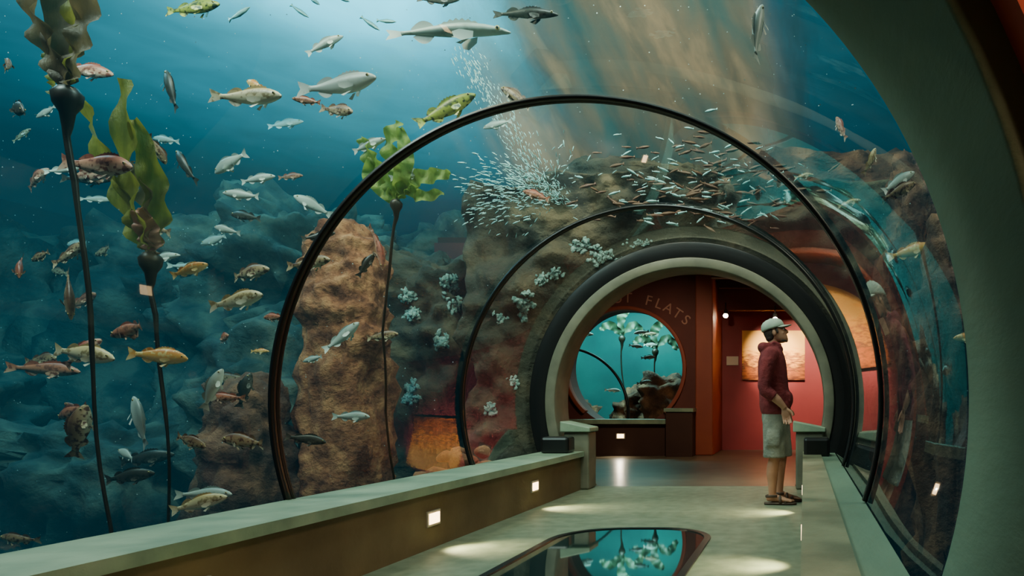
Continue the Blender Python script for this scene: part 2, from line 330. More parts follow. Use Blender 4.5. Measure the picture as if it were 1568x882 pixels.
def wall_y(x,z):
    r=math.hypot(x-CX,z-CZ)-1.80
    k=min(1,max(0,r/.5)); k=k*k*(3-2*k)
    s=Vector((x*1.0,3.3,z*1.0))
    return 8.14-k*(.12+.30*(fr(s,.9)+.5)+.08*fr(s,4))
b=MB(); vs=[];fs=[]; na,nr=300,50
x0,x1,z0,z1=-3.75,2.4,-.8,3.5
for i in range(na):
    a=2*pi*i/na; c,s_=math.cos(a),math.sin(a)
    t=min([((x1-CX)/c if c>1e-9 else 1e9),((x0-CX)/c if c<-1e-9 else 1e9),((z1-CZ)/s_ if s_>1e-9 else 1e9),((z0-CZ)/s_ if s_<-1e-9 else 1e9)])
    t=t*(1+.10*noise.noise(Vector((c*4,s_*4,0))))
    for j in range(nr+1):
        r=1.77+(t-1.77)*j/nr; x=CX+r*c; z=CZ+r*s_
        if j==nr: vs.append((x,9.0,z))
        elif j==nr-1: vs.append((x,wall_y(x,z)+.12,z))
        else: vs.append((x,wall_y(x,z),z))
for i in range(na):
    k=(i+1)%na
    for j in range(nr): fs.append((i*(nr+1)+j,i*(nr+1)+j+1,k*(nr+1)+j+1,k*(nr+1)+j))
b.add(vs,fs); PF=b.obj('portal_rock_face',M_rockp)
b=MB(); b.box(-22,8,1.6,26,-.95,-.8); b.obj('tank_floor',M_sand,smooth=False)
b=MB(); b.box(-22,8,26,26.1,-.8,6.6); b.box(-22.1,-22,1.6,26,-.8,6.6); b.box(8,8.1,1.6,26,-.8,6.6); b.obj('tank_wall',M_farwall,smooth=False)
b=MB()
b.box(-22,-6,1.5,1.6,-.95,6.6); b.box(3.2,8,1.5,1.6,-.95,6.6); b.box(-6,3.2,1.42,1.6,4.2,6.6); b.obj('tank_wall_near',M_farwall,smooth=False)

b=MB(); rnd=random.Random(3)
for i in range(60):
    x=rnd.uniform(-4.0,-3.05); y=rnd.uniform(6.9,7.7); z=-.2+.62*rnd.random()+(-.2 if x<-3.7 else .05)
    if math.hypot(x-CX,z-CZ)<1.95: x-=.2
    o0=len(b.v); b.ell((x,y,z),(rnd.uniform(.06,.13),rnd.uniform(.06,.12),rnd.uniform(.04,.09)),Euler((rnd.random(),rnd.random(),rnd.random()*3)),12,8)
    for q in range(o0,len(b.v)): v=b.v[q]; b.v[q]=v+(v-Vector((x,y,z)))*.5*noise.noise(v*9)
b.obj('cobble_pile',mat('cobble',(.20,.06,.03),(.50,.22,.10),rough=.85,scale=5,bump=.8))

M_an=mat('anemone_white',(.20,.36,.32),(.52,.72,.64),rough=.7,scale=25,bump=.8,bscale=40)
C.view_layer.update()
def bvh(o): 
    return BVHTree.FromPolygons([o.matrix_world@v.co for v in o.data.vertices],[tuple(p.vertices) for p in o.data.polygons])
trees=[bvh(o) for o in (PF,R2,R1)]
def surf(x,z):
    best=None
    for t in trees:
        h=t.ray_cast(Vector((0,0,CZ)),Vector((x,7.8,z-CZ)).normalized())
        if h[0] is not None and (best is None or h[3]<best[3]): best=h
    return best
b=MB(); rnd=random.Random(5)
spots=[(-2.42,2.67,.17,.09),(-2.17,2.55,.18,.08),(-1.78,2.70,.15,.05),(-2.69,2.36,.10,.08),(-2.86,2.30,.07,.07),(-3.02,2.02,.11,.13),(-3.84,2.25,.10,.17),(-3.8,2.05,.09,.14),
(-4.3,2.12,.10,.08),(-4.25,1.93,.08,.08),(-3.96,3.0,.12,.07),(-3.93,1.63,.09,.10),(-4.26,1.05,.11,.15),(-3.3,1.88,.06,.06),(-3.15,1.2,.06,.06),(-3.4,.9,.07,.07)]
for (x,z,a,c) in spots:
    for k in range(34):
        h=surf(x+rnd.gauss(0,.42)*a,z+rnd.gauss(0,.42)*c)
        if h is None: continue
        P=h[0]; rr=rnd.uniform(.12,.28)*min(a,c)*1.2
        P=P+Vector((0,-rr*.2,0)); o0=len(b.v); b.ell(P,(rr*rnd.uniform(.9,1.9),rr*.5,rr),Euler((0,rnd.random()*3,0)),12,7)
        for q in range(o0,len(b.v)):
            v=b.v[q]; b.v[q]=v+(v-P)*.9*noise.noise(v*60)
b.obj('plumose_anemone_colony',M_an)

# ------------------------------------------------------------ water surface and water body
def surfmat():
    m=D.materials.new('emissive_water_surface'); m.use_nodes=True; nt=m.node_tree;N=nt.nodes;L=nt.links; N.clear()
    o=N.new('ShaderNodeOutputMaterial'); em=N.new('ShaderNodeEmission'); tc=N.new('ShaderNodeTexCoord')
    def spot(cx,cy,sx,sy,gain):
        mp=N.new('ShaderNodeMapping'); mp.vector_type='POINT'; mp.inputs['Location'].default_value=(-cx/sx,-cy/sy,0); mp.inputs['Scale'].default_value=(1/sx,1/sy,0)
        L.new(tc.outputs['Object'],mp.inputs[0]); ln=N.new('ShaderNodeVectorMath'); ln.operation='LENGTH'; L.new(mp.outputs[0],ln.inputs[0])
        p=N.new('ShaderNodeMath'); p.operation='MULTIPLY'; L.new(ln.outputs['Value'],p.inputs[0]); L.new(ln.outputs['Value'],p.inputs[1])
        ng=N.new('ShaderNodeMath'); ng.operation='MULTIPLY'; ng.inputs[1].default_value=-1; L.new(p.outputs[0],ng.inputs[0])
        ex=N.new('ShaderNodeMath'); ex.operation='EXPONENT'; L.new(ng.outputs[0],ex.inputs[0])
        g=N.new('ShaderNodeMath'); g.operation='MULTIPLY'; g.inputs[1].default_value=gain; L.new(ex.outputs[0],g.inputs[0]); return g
    a=spot(-6.0,9.6,1.9,1.7,5); c=spot(-7.2,12.0,5.6,5.6,1.0)  # overhead glow and its falloff painted into the surface emission
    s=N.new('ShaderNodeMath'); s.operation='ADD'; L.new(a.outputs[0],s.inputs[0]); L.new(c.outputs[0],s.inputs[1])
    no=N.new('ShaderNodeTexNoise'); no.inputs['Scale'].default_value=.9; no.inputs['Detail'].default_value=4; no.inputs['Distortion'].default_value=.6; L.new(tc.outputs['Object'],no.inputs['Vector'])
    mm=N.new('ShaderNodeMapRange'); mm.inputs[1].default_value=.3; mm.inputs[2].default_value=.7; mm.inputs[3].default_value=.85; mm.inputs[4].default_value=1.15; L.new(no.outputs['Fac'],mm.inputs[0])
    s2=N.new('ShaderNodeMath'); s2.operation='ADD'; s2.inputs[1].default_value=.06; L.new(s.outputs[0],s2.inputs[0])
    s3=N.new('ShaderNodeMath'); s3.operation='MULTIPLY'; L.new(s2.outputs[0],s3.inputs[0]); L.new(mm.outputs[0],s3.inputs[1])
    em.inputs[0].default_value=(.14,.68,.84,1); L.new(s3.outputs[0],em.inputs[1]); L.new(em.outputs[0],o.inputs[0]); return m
b=MB(); b.add([(-22,1.6,6.55),(8,1.6,6.55),(8,26,6.55),(-22,26,6.55)],[(3,2,1,0)]); b.obj('water_surface',surfmat(),smooth=False,fix=False)

def volmat():
    m=D.materials.new('sea_water'); m.use_nodes=True; nt=m.node_tree;N=nt.nodes;L=nt.links; N.clear()
    o=N.new('ShaderNodeOutputMaterial'); ab=N.new('ShaderNodeVolumeAbsorption'); em=N.new('ShaderNodeEmission'); ad=N.new('ShaderNodeAddShader')
    ab.inputs['Color'].default_value=(.40,.67,.71,1); ab.inputs['Density'].default_value=.22
    em.inputs[0].default_value=(.05,.57,.80,1); em.inputs[1].default_value=.0068  # faint emission stands in for light scattered by the water
    L.new(ab.outputs[0],ad.inputs[0]); L.new(em.outputs[0],ad.inputs[1]); L.new(ad.outputs[0],o.inputs['Volume']); return m
M_vol=volmat()
b=MB(); b.box(-21.95,7.95,1.62,25.95,-.79,6.5); w=b.obj('tank_water',M_vol,smooth=False)
cut=[]
n=128
def cyl(r,y0,y1):
    b=MB(); vs=[(CX+r*math.cos(2*pi*i/n),y,CZ+r*math.sin(2*pi*i/n)) for y in (y0,y1) for i in range(n)]
    b.add(vs,[(i,(i+1)%n,(i+1)%n+n,i+n) for i in range(n)]+[tuple(range(n)),tuple(range(n,2*n))]); cut.append(b.obj('cut',M_vol))
cyl(1.79,1.1,8.6); cyl(2.2,1,2.26)
b=MB(); b.box(-3.65,2.25,8.29,11,-1.5,3.42); cut.append(b.obj('cut',M_vol))
b=MB(); b.box(-7.2,2.25,10.45,19,-1.6,3.75); cut.append(b.obj('cut',M_vol))
for c in cut:
    md=w.modifiers.new('b','BOOLEAN'); md.operation='DIFFERENCE'; md.solver='EXACT'; md.object=c
C.view_layer.update(); dg=C.evaluated_depsgraph_get(); nm=D.meshes.new_from_object(w.evaluated_get(dg)); w.modifiers.clear(); w.data=nm
for c in cut: D.objects.remove(c)
# added ellipsoid volumes whose own glow imitates haze and light shafts
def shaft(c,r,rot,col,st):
    m=D.materials.new('glow_volume'); m.use_nodes=True; N=m.node_tree.nodes; N.clear(); o=N.new('ShaderNodeOutputMaterial'); e=N.new('ShaderNodeEmission')
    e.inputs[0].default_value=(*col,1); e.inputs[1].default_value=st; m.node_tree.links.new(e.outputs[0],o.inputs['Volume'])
    b=MB(); b.ell((0,0,0),r,Euler(rot),32,20); b.obj('glow_shaft',m,loc=c)
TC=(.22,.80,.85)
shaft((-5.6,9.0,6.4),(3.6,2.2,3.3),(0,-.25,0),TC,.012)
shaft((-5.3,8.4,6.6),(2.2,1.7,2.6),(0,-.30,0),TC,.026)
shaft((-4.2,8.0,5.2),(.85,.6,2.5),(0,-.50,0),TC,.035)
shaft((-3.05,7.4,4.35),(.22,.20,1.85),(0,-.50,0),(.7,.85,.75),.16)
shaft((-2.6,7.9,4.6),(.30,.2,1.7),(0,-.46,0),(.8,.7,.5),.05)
# suspended specks
b=MB(); rnd=random.Random(12)
for i in range(1500):
    y=rnd.uniform(3.0,9); x=rnd.uniform(-1.15*y,.25*y); z=rnd.uniform(-.3,5)
    if math.hypot(x-CX,z-CZ)<1.85 or (y>7.6 and x>-3.7 and z<3.6): continue
    s=rnd.uniform(.001,.0038)*(1+y*.12)
    b.add([(x-s,y,z),(x+s,y,z),(x,y,z+s*1.5),(x,y+s,z+s*.5)],[(0,1,2),(0,1,3),(1,2,3),(0,2,3)])
b.obj('suspended_particles',mat('speck',(.5,.65,.65),rough=.8),smooth=False)

# ------------------------------------------------------------ fish
def fishmat(name,back,side,belly,spotc,scale=14,lo=.5,hi=.6):
    m=D.materials.new(name); m.use_nodes=True; nt=m.node_tree;N=nt.nodes;L=nt.links;bs=N['Principled BSDF']; bs.inputs['Roughness'].default_value=.42
    tc=N.new('ShaderNodeTexCoord'); sp=N.new('ShaderNodeSeparateXYZ'); L.new(tc.outputs['Object'],sp.inputs[0])
    mr=N.new('ShaderNodeMapRange'); mr.inputs[1].default_value=-.14; mr.inputs[2].default_value=.16; L.new(sp.outputs['Z'],mr.inputs[0])
    r=N.new('ShaderNodeValToRGB'); e=r.color_ramp.elements; e[0].position=.15; e[0].color=(*belly,1); e[1].position=.85; e[1].color=(*back,1); q=e.new(.5); q.color=(*side,1)
    L.new(mr.outputs[0],r.inputs[0])
    no=N.new('ShaderNodeTexNoise'); no.inputs['Scale'].default_value=scale; no.inputs['Detail'].default_value=3; L.new(tc.outputs['Object'],no.inputs['Vector'])
    m2=N.new('ShaderNodeMapRange'); m2.inputs[1].default_value=lo; m2.inputs[2].default_value=hi; L.new(no.outputs['Fac'],m2.inputs[0])
    mx=N.new('ShaderNodeMixRGB'); L.new(m2.outputs[0],mx.inputs[0]); L.new(r.outputs[0],mx.inputs[1]); mx.inputs[2].default_value=(*spotc,1)
    L.new(mx.outputs[0],bs.inputs['Base Color']); return m
FM={'mot':fishmat('rockfish_mottled',(.16,.08,.04),(.45,.30,.16),(.7,.58,.38),(.12,.05,.03)),
'pale':fishmat('fish_silver',(.22,.28,.26),(.5,.58,.52),(.85,.9,.8),(.30,.35,.30),8,.6,.75),
'org':fishmat('rockfish_orange',(.65,.22,.04),(.85,.42,.10),(1,.75,.40),(.85,.6,.25)),
'dark':fishmat('rockfish_black',(.02,.022,.018),(.05,.05,.04),(.16,.14,.11),(.03,.03,.02)),
'green':fishmat('greenling',(.16,.20,.02),(.32,.36,.04),(.75,.72,.15),(.05,.07,.02)),
'pink':fishmat('rockfish_pink',(.42,.11,.07),(.7,.34,.22),(.9,.65,.48),(.28,.09,.06)),
'crm':fishmat('rockfish_cream',(.55,.38,.16),(.88,.74,.46),(1,.94,.74),(.36,.26,.12),10,.52,.62),
'red':fishmat('rockfish_red',(.32,.08,.04),(.52,.19,.10),(.75,.45,.30),(.22,.07,.04))}
M_eye=mat('fish_eye',(.01,.01,.01),rough=.1); M_ring2=mat('fish_eye_ring',(.7,.55,.2),rough=.3)
prof=[(0,.012,-.01),(.02,.035,-.008),(.06,.062,0),(.12,.09,.005),(.2,.118,.01),(.3,.137,.012),(.4,.14,.012),(.5,.128,.01),(.6,.104,.008),(.7,.074,.006),(.78,.05,.004),(.84,.042,.004),(.87,.046,.004)]
def fish_mesh(b,slim=1.0,bend=0.0,eyes=True):
    seg=12; v0=len(b.v); vs=[];fs=[]
    for (t,h,zc) in prof:
        w=h*.52*(1 if t<.5 else 1-.9*(t-.5)); hh=h*slim
        for k in range(seg):
            a=2*pi*k/seg; ca,sa=math.cos(a),math.sin(a); vs.append((.5-t,w*ca*(1-.15*abs(sa)),zc+hh*sa))
    n=len(prof)
    for i in range(n-1):
        for k in range(seg): k2=(k+1)%seg; fs.append((i*seg+k,i*seg+k2,(i+1)*seg+k2,(i+1)*seg+k))
    fs.append(tuple(range(seg))); fs.append(tuple(range((n-1)*seg,n*seg))); b.add(vs,fs)
    S=slim
    def fin(pts):
        m=len(pts)//2
        b.add(pts,[(i,i+1,m+i+1,m+i) for i in range(m-1)])
    b.add([(-.35,0,.04*S),(-.35,0,-.035*S),(-.42,.004,.085*S),(-.42,0,.0),(-.42,-.004,-.08*S),(-.5,.012,.125*S),(-.485,.006,.06*S),(-.465,0,.0),(-.485,-.006,-.055*S),(-.5,-.01,-.12*S)],
      [(0,2,3),(0,3,1),(1,3,4),(2,5,6),(2,6,3),(3,6,7),(3,7,8),(3,8,4),(4,8,9)])
    bs=[];tp=[]
    for i in range(15):
        t=.24+.34*i/14; h=.012+(.142 if t<.45 else .142-.16*(t-.45))*S-.01; hh=(.055*math.sin(pi*min(1,(i+2)/16)))*(1 if i%2 else .65)
        bs.append((.5-t,0,h-.01)); tp.append((.5-t-.015,0,h+hh))
    fin(bs+tp)
    bs=[];tp=[]
    for i in range(8):
        t=.59+.17*i/7; h=(.118-.34*(t-.57))*S; bs.append((.5-t,0,h-.01)); tp.append((.5-t-.035,0,h+.062*math.sin(pi*(i+1.5)/9)))
    fin(bs+tp)
    bs=[];tp=[]
    for i in range(7):
        t=.6+.14*i/6; h=-(.095-.33*(t-.6))*S; bs.append((.5-t,0,h+.01)); tp.append((.5-t-.04,0,h-.06*math.sin(pi*(i+1.5)/8)))
    fin(bs+tp)
    for s in (1,-1):
        b.add([(.22,s*.058,-.02),(.21,s*.055,-.07),(.12,s*.10,-.02),(.07,s*.125,-.05),(.08,s*.12,-.09),(.13,s*.10,-.11)],[(0,2,3,1),(1,3,4,5)])
        b.add([(.16,s*.03,-.115*S),(.12,s*.03,-.12*S),(.04,s*.055,-.165*S),(.08,s*.06,-.19*S)],[(0,1,2,3)])
        if eyes:
            b.cur=2; b.ell((.405,s*.040,.035*S),(.020,.010,.020),None,10,6); b.cur=1; b.ell((.405,s*.046,.035*S),(.012,.008,.012),None,8,6); b.cur=0
    for i in range(v0,len(b.v)):
        v=b.v[i]; x=.3-v.x
        if x>0: v.y+=bend*x*x
def fish(x,y,z,L,yaw,pitch,kind,slim=1.0,name='rockfish'):
    b=MB(); fish_mesh(b,slim,random.uniform(-.35,.35))
    o=b.obj(name,[FM[kind],M_eye,M_ring2],fix=False); o.location=(x,y,z); o.scale=(L,L,L)
    o.rotation_euler=(math.radians(random.uniform(-6,6)),math.radians(-pitch),math.radians(yaw)); return o
F=[(-4.66,5.5,3.98,.45,-10,5,'green',.8),(-3.67,5.5,3.71,.30,20,35,'pale',.8),
(-2.13,5.5,3.94,.48,10,5,'dark',.6),(-3.38,4.4,2.83,.44,-12,0,'crm',.85),(-4.2,5.5,3.39,.22,160,30,'org',1),
(-2.82,4.4,2.90,.50,-15,8,'pale',.9),(-4.85,5.5,3.36,.38,150,65,'dark',.9),(-2.73,5.5,3.2,.50,15,38,'green',.85),(-2.2,5.5,3.3,.36,160,35,'mot',.8),
(-4.82,4.4,2.77,.28,-30,-20,'dark',1.1),(-4.86,4.4,3.03,.2,150,35,'mot',1),(-5.5,5.5,3.51,.38,10,-5,'pink',1),
(-4.05,4.15,2.33,.44,-12,-4,'pink',1),(-5.4,5.5,2.72,.45,170,-5,'pink',.9),(-4.75,5.5,2.78,.36,150,50,'dark',.8),
(-4.18,5.5,2.68,.24,15,15,'pale',.9),(-6.35,8.8,4.38,.4,15,15,'pale',.8),(-4.43,5.5,2.29,.2,170,15,'pale',1),
(-3.33,5.5,2.94,.26,10,25,'pale',.9),(-3.03,5.5,2.71,.26,20,20,'pale',.9),(-3.76,4.4,1.78,.20,20,25,'org',1.2),
(-4.25,5.5,1.96,.38,-10,8,'mot',.95),(-3.46,4.4,1.59,.35,-10,12,'crm',1),(-4.5,4.4,1.63,.34,-35,-70,'mot',1.1),
(-4.81,4.4,1.8,.24,-40,-40,'red',1.1),(-4.2,4.5,1.42,.40,165,-8,'red',.75),(-4.2,4.2,1.25,.38,-5,-8,'crm',.95),
(-3.94,4.4,1.25,.30,10,-5,'org',1.15),(-5.78,5.5,1.22,.45,5,-4,'red',.8),(-4.45,5.5,1.46,.2,-30,10,'red',1.2),(-4.17,5.5,1.36,.14,10,0,'org',.9),
(-3.62,4.4,1.05,.27,30,70,'pale',.9),(-4.28,5.5,1.06,.28,30,75,'dark',1),(-4.44,4.4,.79,.34,30,80,'mot',1.15),(-4.07,4.4,.85,.36,150,60,'pale',1.2),
(-3.95,4.9,1.0,.24,170,0,'red',.9),(-3.76,4.4,.73,.24,-10,-15,'mot',1.1),(-3.42,4.4,.73,.32,175,5,'mot',.95),(-3.70,4.4,.35,.30,15,15,'crm',1),
(-3.9,4.7,.37,.32,0,0,'pale',.85),(-4.82,4.4,.13,.26,170,5,'mot',.8),(-3.24,5.5,2.15,.36,-40,-75,'pink',.9),(-3.52,5.5,1.47,.34,-10,40,'pale',.9),
(-3.75,6.4,1.56,.26,10,10,'mot',1.1),(-3.45,5.5,.86,.27,-5,0,'pale',.9),(-3.35,5.5,2.02,.22,30,60,'dark',.9),(-3.75,5.5,1.3,.2,170,-10,'pale',.8),
(-.29,4.4,3.23,.44,60,72,'pale',.7),(.28,5.5,3.07,.24,120,60,'pink',1),(.52,5.5,2.82,.24,50,65,'crm',.9),(.72,5.5,2.65,.32,10,35,'pale',.9),
(.345,5.5,2.49,.2,10,20,'crm',.8),(0,5.5,2.70,.15,0,10,'crm',.9),(.82,5.5,2.12,.34,-20,15,'org',1),(1.1,4.8,1.4,.2,170,0,'org',1),(.70,5.2,2.5,.3,25,30,'mot',.9),
(-2.46,6.6,2.87,.28,170,20,'red',.9),(-4.05,5.5,1.62,.2,170,0,'red',1),(-5.0,5.6,2.1,.25,10,10,'pale',.8),(-5.5,6.0,.5,.4,20,10,'dark',1),(-4.9,6.3,2.6,.3,170,10,'dark',.9),
(-6.5,7.6,2.4,.35,10,0,'pale',.8),(-5.6,7.0,1.2,.35,170,0,'mot',1),(-3.6,5.2,.7,.25,20,-10,'dark',1),(-6.4,7.2,3.6,.3,170,10,'pale',.8),
(-5.3,5.2,4.1,.3,160,20,'pale',.8),(-3.3,6.5,4.6,.35,10,10,'dark',.8),(-6.6,6.6,1.9,.35,-20,20,'red',1),(-6.2,6.2,2.9,.4,10,0,'dark',.9),(-5.1,5.0,2.0,.3,-15,30,'mot',1),(-5.2,5.1,.9,.32,160,-15,'red',.9),(-4.7,5.0,.45,.3,20,10,'dark',1.1),(-2.9,6.8,3.6,.3,170,-10,'pale',.8)]
for f in F: fish(*f)
rnd=random.Random(31); k=0
while k<26:
    y=rnd.uniform(4.6,7.8); x=-y*rnd.uniform(.62,1.1); z=rnd.uniform(0,1.9)*y*.28+.1 if rnd.random()<.75 else rnd.uniform(2.4,4.2)
    if math.hypot(x-CX,z-CZ)<2.05 or (abs(x+4.45)<.8 and abs(y-7)<.9) or (abs(x+5)<.7 and abs(y-6.5)<.8 and z<1.6): continue
    fish(x,y,z,rnd.uniform(.18,.36),rnd.choice((0,180))+rnd.uniform(-35,35),rnd.gauss(0,22),rnd.choice(('pale','mot','mot','dark','pale','red','pink')),rnd.uniform(.8,1.1)); k+=1
fish(-2.78,5.6,3.86,.95,8,4,'pale',.38,'spiny_dogfish')
def school(name,gen,n,mt,L0,L1,seed):
    b=MB(); rnd=random.Random(seed)
    for i in range(n):
        p,d=gen(rnd); L=rnd.uniform(L0,L1); d=Vector(d).normalized()
        m=d.to_track_quat('X','Z').to_matrix(); vs=[]
        for (t,h) in ((.5,.01),(.3,.09),(0,.12),(-.3,.06),(-.38,.03),(-.5,.12)):
            for (yy,zz) in ((0,1),(.5 if t>-.45 else .05,0),(0,-1),(-.5 if t>-.45 else -.05,0)): vs.append(Vector(p)+m@Vector((t,h*yy,h*zz))*L)
        b.add(vs,[(a*4+k,a*4+(k+1)%4,a*4+4+(k+1)%4,a*4+4+k) for a in range(5) for k in range(4)])
    b.obj(name,mt,fix=False)
def g1(r):
    a=r.gauss(0,1.0); rr=r.uniform(.1,1.0); d=Vector((-math.cos(a*.5+.5)*rr*.95+.1,0,math.sin(a*.6+.3)*rr*.5))
    return (Vector((-2.45,6.9+r.uniform(-.3,.5),3.0))+d,(d.x+r.gauss(0,.1),r.gauss(0,.3),d.z+r.gauss(0,.1)))
M_anch=mat('anchovy_silver',(.42,.72,.70),rough=.3,metal=.2)
school('anchovy_school',g1,650,M_anch,.03,.075,1)
def g4(r):
    t=r.random()**.8; return (Vector((-2.45-.85*t+r.gauss(0,.07),6.9+r.uniform(-.2,.3),3.0+1.35*t+r.gauss(0,.05))),(-.5+r.gauss(0,.2),r.gauss(0,.2),1))
school('anchovy_school',g4,420,M_anch,.02,.05,6)
def g2(r): return (Vector((r.gauss(-1.1,.55),7.3+r.uniform(-.5,.5),max(2.85,r.gauss(3.15,.25)))),(r.choice((-1,1)),r.gauss(0,.4),r.gauss(-.2,.3)))
school('small_rockfish_school',g2,120,FM['mot'],.09,.18,2)
school('small_silver_fish_school',g2,110,M_anch,.05,.13,8)
def g3(r): return (Vector((r.gauss(-5.0,.5),7+r.uniform(-.5,.5),r.gauss(5.0,.2))),(1,r.gauss(0,.4),r.gauss(-.4,.3)))
school('baitfish_school',g3,14,M_anch,.15,.3,4)

# ------------------------------------------------------------ bull kelp
def leafmat(name,c1,c2):
    m=mat(name,c1,c2,rough=.45,scale=6,bump=.3,bscale=30,stretch=(3,3,.6)); N=m.node_tree.nodes; L=m.node_tree.links
    bs=N['Principled BSDF']; tr=N.new('ShaderNodeBsdfTranslucent'); mx=N.new('ShaderNodeMixShader'); mx.inputs[0].default_value=.4
    tr.inputs[0].default_value=(*c2,1); o=N['Material Output']; L.new(bs.outputs[0],mx.inputs[1]); L.new(tr.outputs[0],mx.inputs[2]); L.new(mx.outputs[0],o.inputs[0]); return m
M_k1=leafmat('kelp_blade_olive',(.13,.14,.02),(.40,.38,.05)); M_k2=leafmat('kelp_blade_brown',(.14,.085,.035),(.28,.20,.09)); M_k3=leafmat('kelp_blade_green',(.16,.28,.03),(.40,.54,.10))
M_kd=mat('kelp_blade_dark',(.02,.05,.03),(.05,.09,.04),rough=.5)
M_st=mat('kelp_stipe',(.015,.012,.008),(.03,.022,.012),rough=.4,scale=6)
def ribbon(b,pts,w,ph,ruf=.03,n=26):
    pts=[Vector(p) for p in pts]; vs=[];fs=[]
    def cat(t):
        s=t*(len(pts)-1); i=min(int(s),len(pts)-2); f=s-i
        p0=pts[max(i-1,0)];p1=pts[i];p2=pts[i+1];p3=pts[min(i+2,len(pts)-1)]
        return .5*((2*p1)+(p2-p0)*f+(2*p0-5*p1+4*p2-p3)*f*f+(3*p1-p0-3*p2+p3)*f**3)
    for i in range(n+1):
        t=i/n; p=cat(t); tg=(cat(min(1,t+.02))-cat(max(0,t-.02))).normalized()
        a=ph+t*1.6; side=tg.cross(Vector((math.sin(a)*.7,1,0))).normalized(); nn=tg.cross(side)
        ww=w*(math.sin(pi*min(1,(t*.9+.06)))**.6)
        for k in range(5):
            u=k/2-1; vs.append(p+side*u*ww+nn*(ruf*abs(u)*math.sin(t*26+ph*3+(u>0)*1.4)+.25*ww*u*u))
    for i in range(n):
        for k in range(4): fs.append((i*5+k,i*5+k+1,i*5+k+6,i*5+k+5))
    b.add(vs,fs)
def kelp(bulb,br,stipe,blades,mats):
    e=empty('bull_kelp',bulb); B=Vector(bulb)
    q=MB(); pts=[Vector(p)-B for p in stipe]; P=[Vector((0,0,br*1.0)),Vector((0,0,br*.85)),Vector((0,0,br*.3)),Vector((0,0,-br*.4)),Vector((0,0,-br*1.1)),Vector((0,0,-br*2.2))]
    rr=[br*.25,br*.62,br,br*.9,br*.5,br*.34]; 
    L=[P[-1]]+pts
    for i in range(1,len(L)):
        for s in range(1,7):
            f=s/6; p=L[i-1].lerp(L[i],f); p.x+=.02*math.sin(p.z*4); P.append(p); rr.append(max(.008,br*.27*(1-.85*(i/len(L)))))
    q.tube(P,rr,12,(0,1,0)); q.obj('stipe_and_float',M_st,e)
    for i,(pp,w,ph,mi) in enumerate(blades):
        q=MB(); ribbon(q,[Vector(p)-B for p in pp],w,ph); q.obj('blade_%d'%(i+1),mats[mi],e,fix=False)
kelp((-4.10,4.0,2.66),.072,[(-4.04,4.0,2.2),(-3.98,4.0,1.3),(-3.88,4.02,.26),(-3.86,4.0,-.8)],
 [([(-4.10,4,2.73),(-4.2,4,2.95),(-4.30,4.0,3.2),(-4.33,4.05,3.5)],.085,.2,1),([(-4.09,4,2.73),(-4.12,4.05,2.95),(-4.10,4.05,3.25),(-4.14,4,3.6)],.09,1.2,0),
  ([(-4.09,4,2.73),(-4.02,3.98,2.9),(-3.99,4.0,3.15),(-3.97,4,3.5)],.07,2.2,1),([(-4.10,4,2.72),(-4.16,4.05,2.95),(-4.22,4.1,3.3),(-4.2,4.1,3.6)],.09,3,1),
  ([(-4.12,4,2.70),(-4.22,4.05,2.72),(-4.28,4.1,2.85),(-4.32,4.1,3.0)],.025,1,0)],[M_k1,M_k2])
kelp((-4.0,4.4,1.83),.062,[(-3.95,4.4,1.5),(-3.92,4.4,.9),(-3.89,4.4,.23),(-3.88,4.4,-.8)],
 [([(-4.0,4.4,1.9),(-4.1,4.4,2.05),(-4.2,4.4,2.3),(-4.33,4.4,2.6),(-4.42,4.4,2.85)],.075,.3,0),
  ([(-4.0,4.4,1.9),(-4.04,4.35,2.1),(-4.12,4.38,2.45),(-4.16,4.4,2.95)],.095,1.5,0),
  ([(-4.0,4.4,1.9),(-3.96,4.42,2.05),(-4.0,4.42,2.35),(-4.1,4.4,2.7)],.075,2.4,0),
  ([(-4.0,4.4,1.88),(-4.02,4.42,2.05),(-4.08,4.45,2.3),(-4.16,4.45,2.45)],.09,.9,1),
  ([(-3.99,4.4,1.88),(-3.97,4.38,1.95),(-4.0,4.36,2.05),(-4.04,4.36,2.15)],.06,3,2)],[M_k1,M_k2,mat('kelp_float_pink',(.5,.2,.15),(.7,.4,.3),rough=.5)])
kelp((-3.12,5.5,2.48),.045,[(-3.15,5.5,2.0),(-3.24,5.5,1.5),(-3.2,5.5,.9),(-3.12,5.5,.4),(-3.1,5.5,-.8)],
 [([(-3.12,5.5,2.53),(-3.2,5.5,2.7),(-3.32,5.5,2.85),(-3.38,5.5,3.0)],.07,.3,0),([(-3.12,5.5,2.53),(-3.12,5.5,2.75),(-3.16,5.5,2.95),(-3.1,5.5,3.12)],.08,1.4,0),
  ([(-3.1,5.5,2.53),(-3.0,5.5,2.66),(-2.85,5.5,2.70),(-2.70,5.5,2.72)],.06,2.2,0),([(-3.1,5.5,2.53),(-3.02,5.5,2.62),(-2.95,5.5,2.55),(-2.78,5.55,2.58)],.055,.7,0),
  ([(-3.14,5.5,2.5),(-3.25,5.5,2.62),(-3.32,5.5,2.70),(-3.30,5.5,2.86)],.06,3.2,0),([(-3.12,5.5,2.53),(-3.05,5.45,2.7),(-3.02,5.45,2.85),(-3.06,5.45,3.05)],.06,4.2,0)],[M_k3])
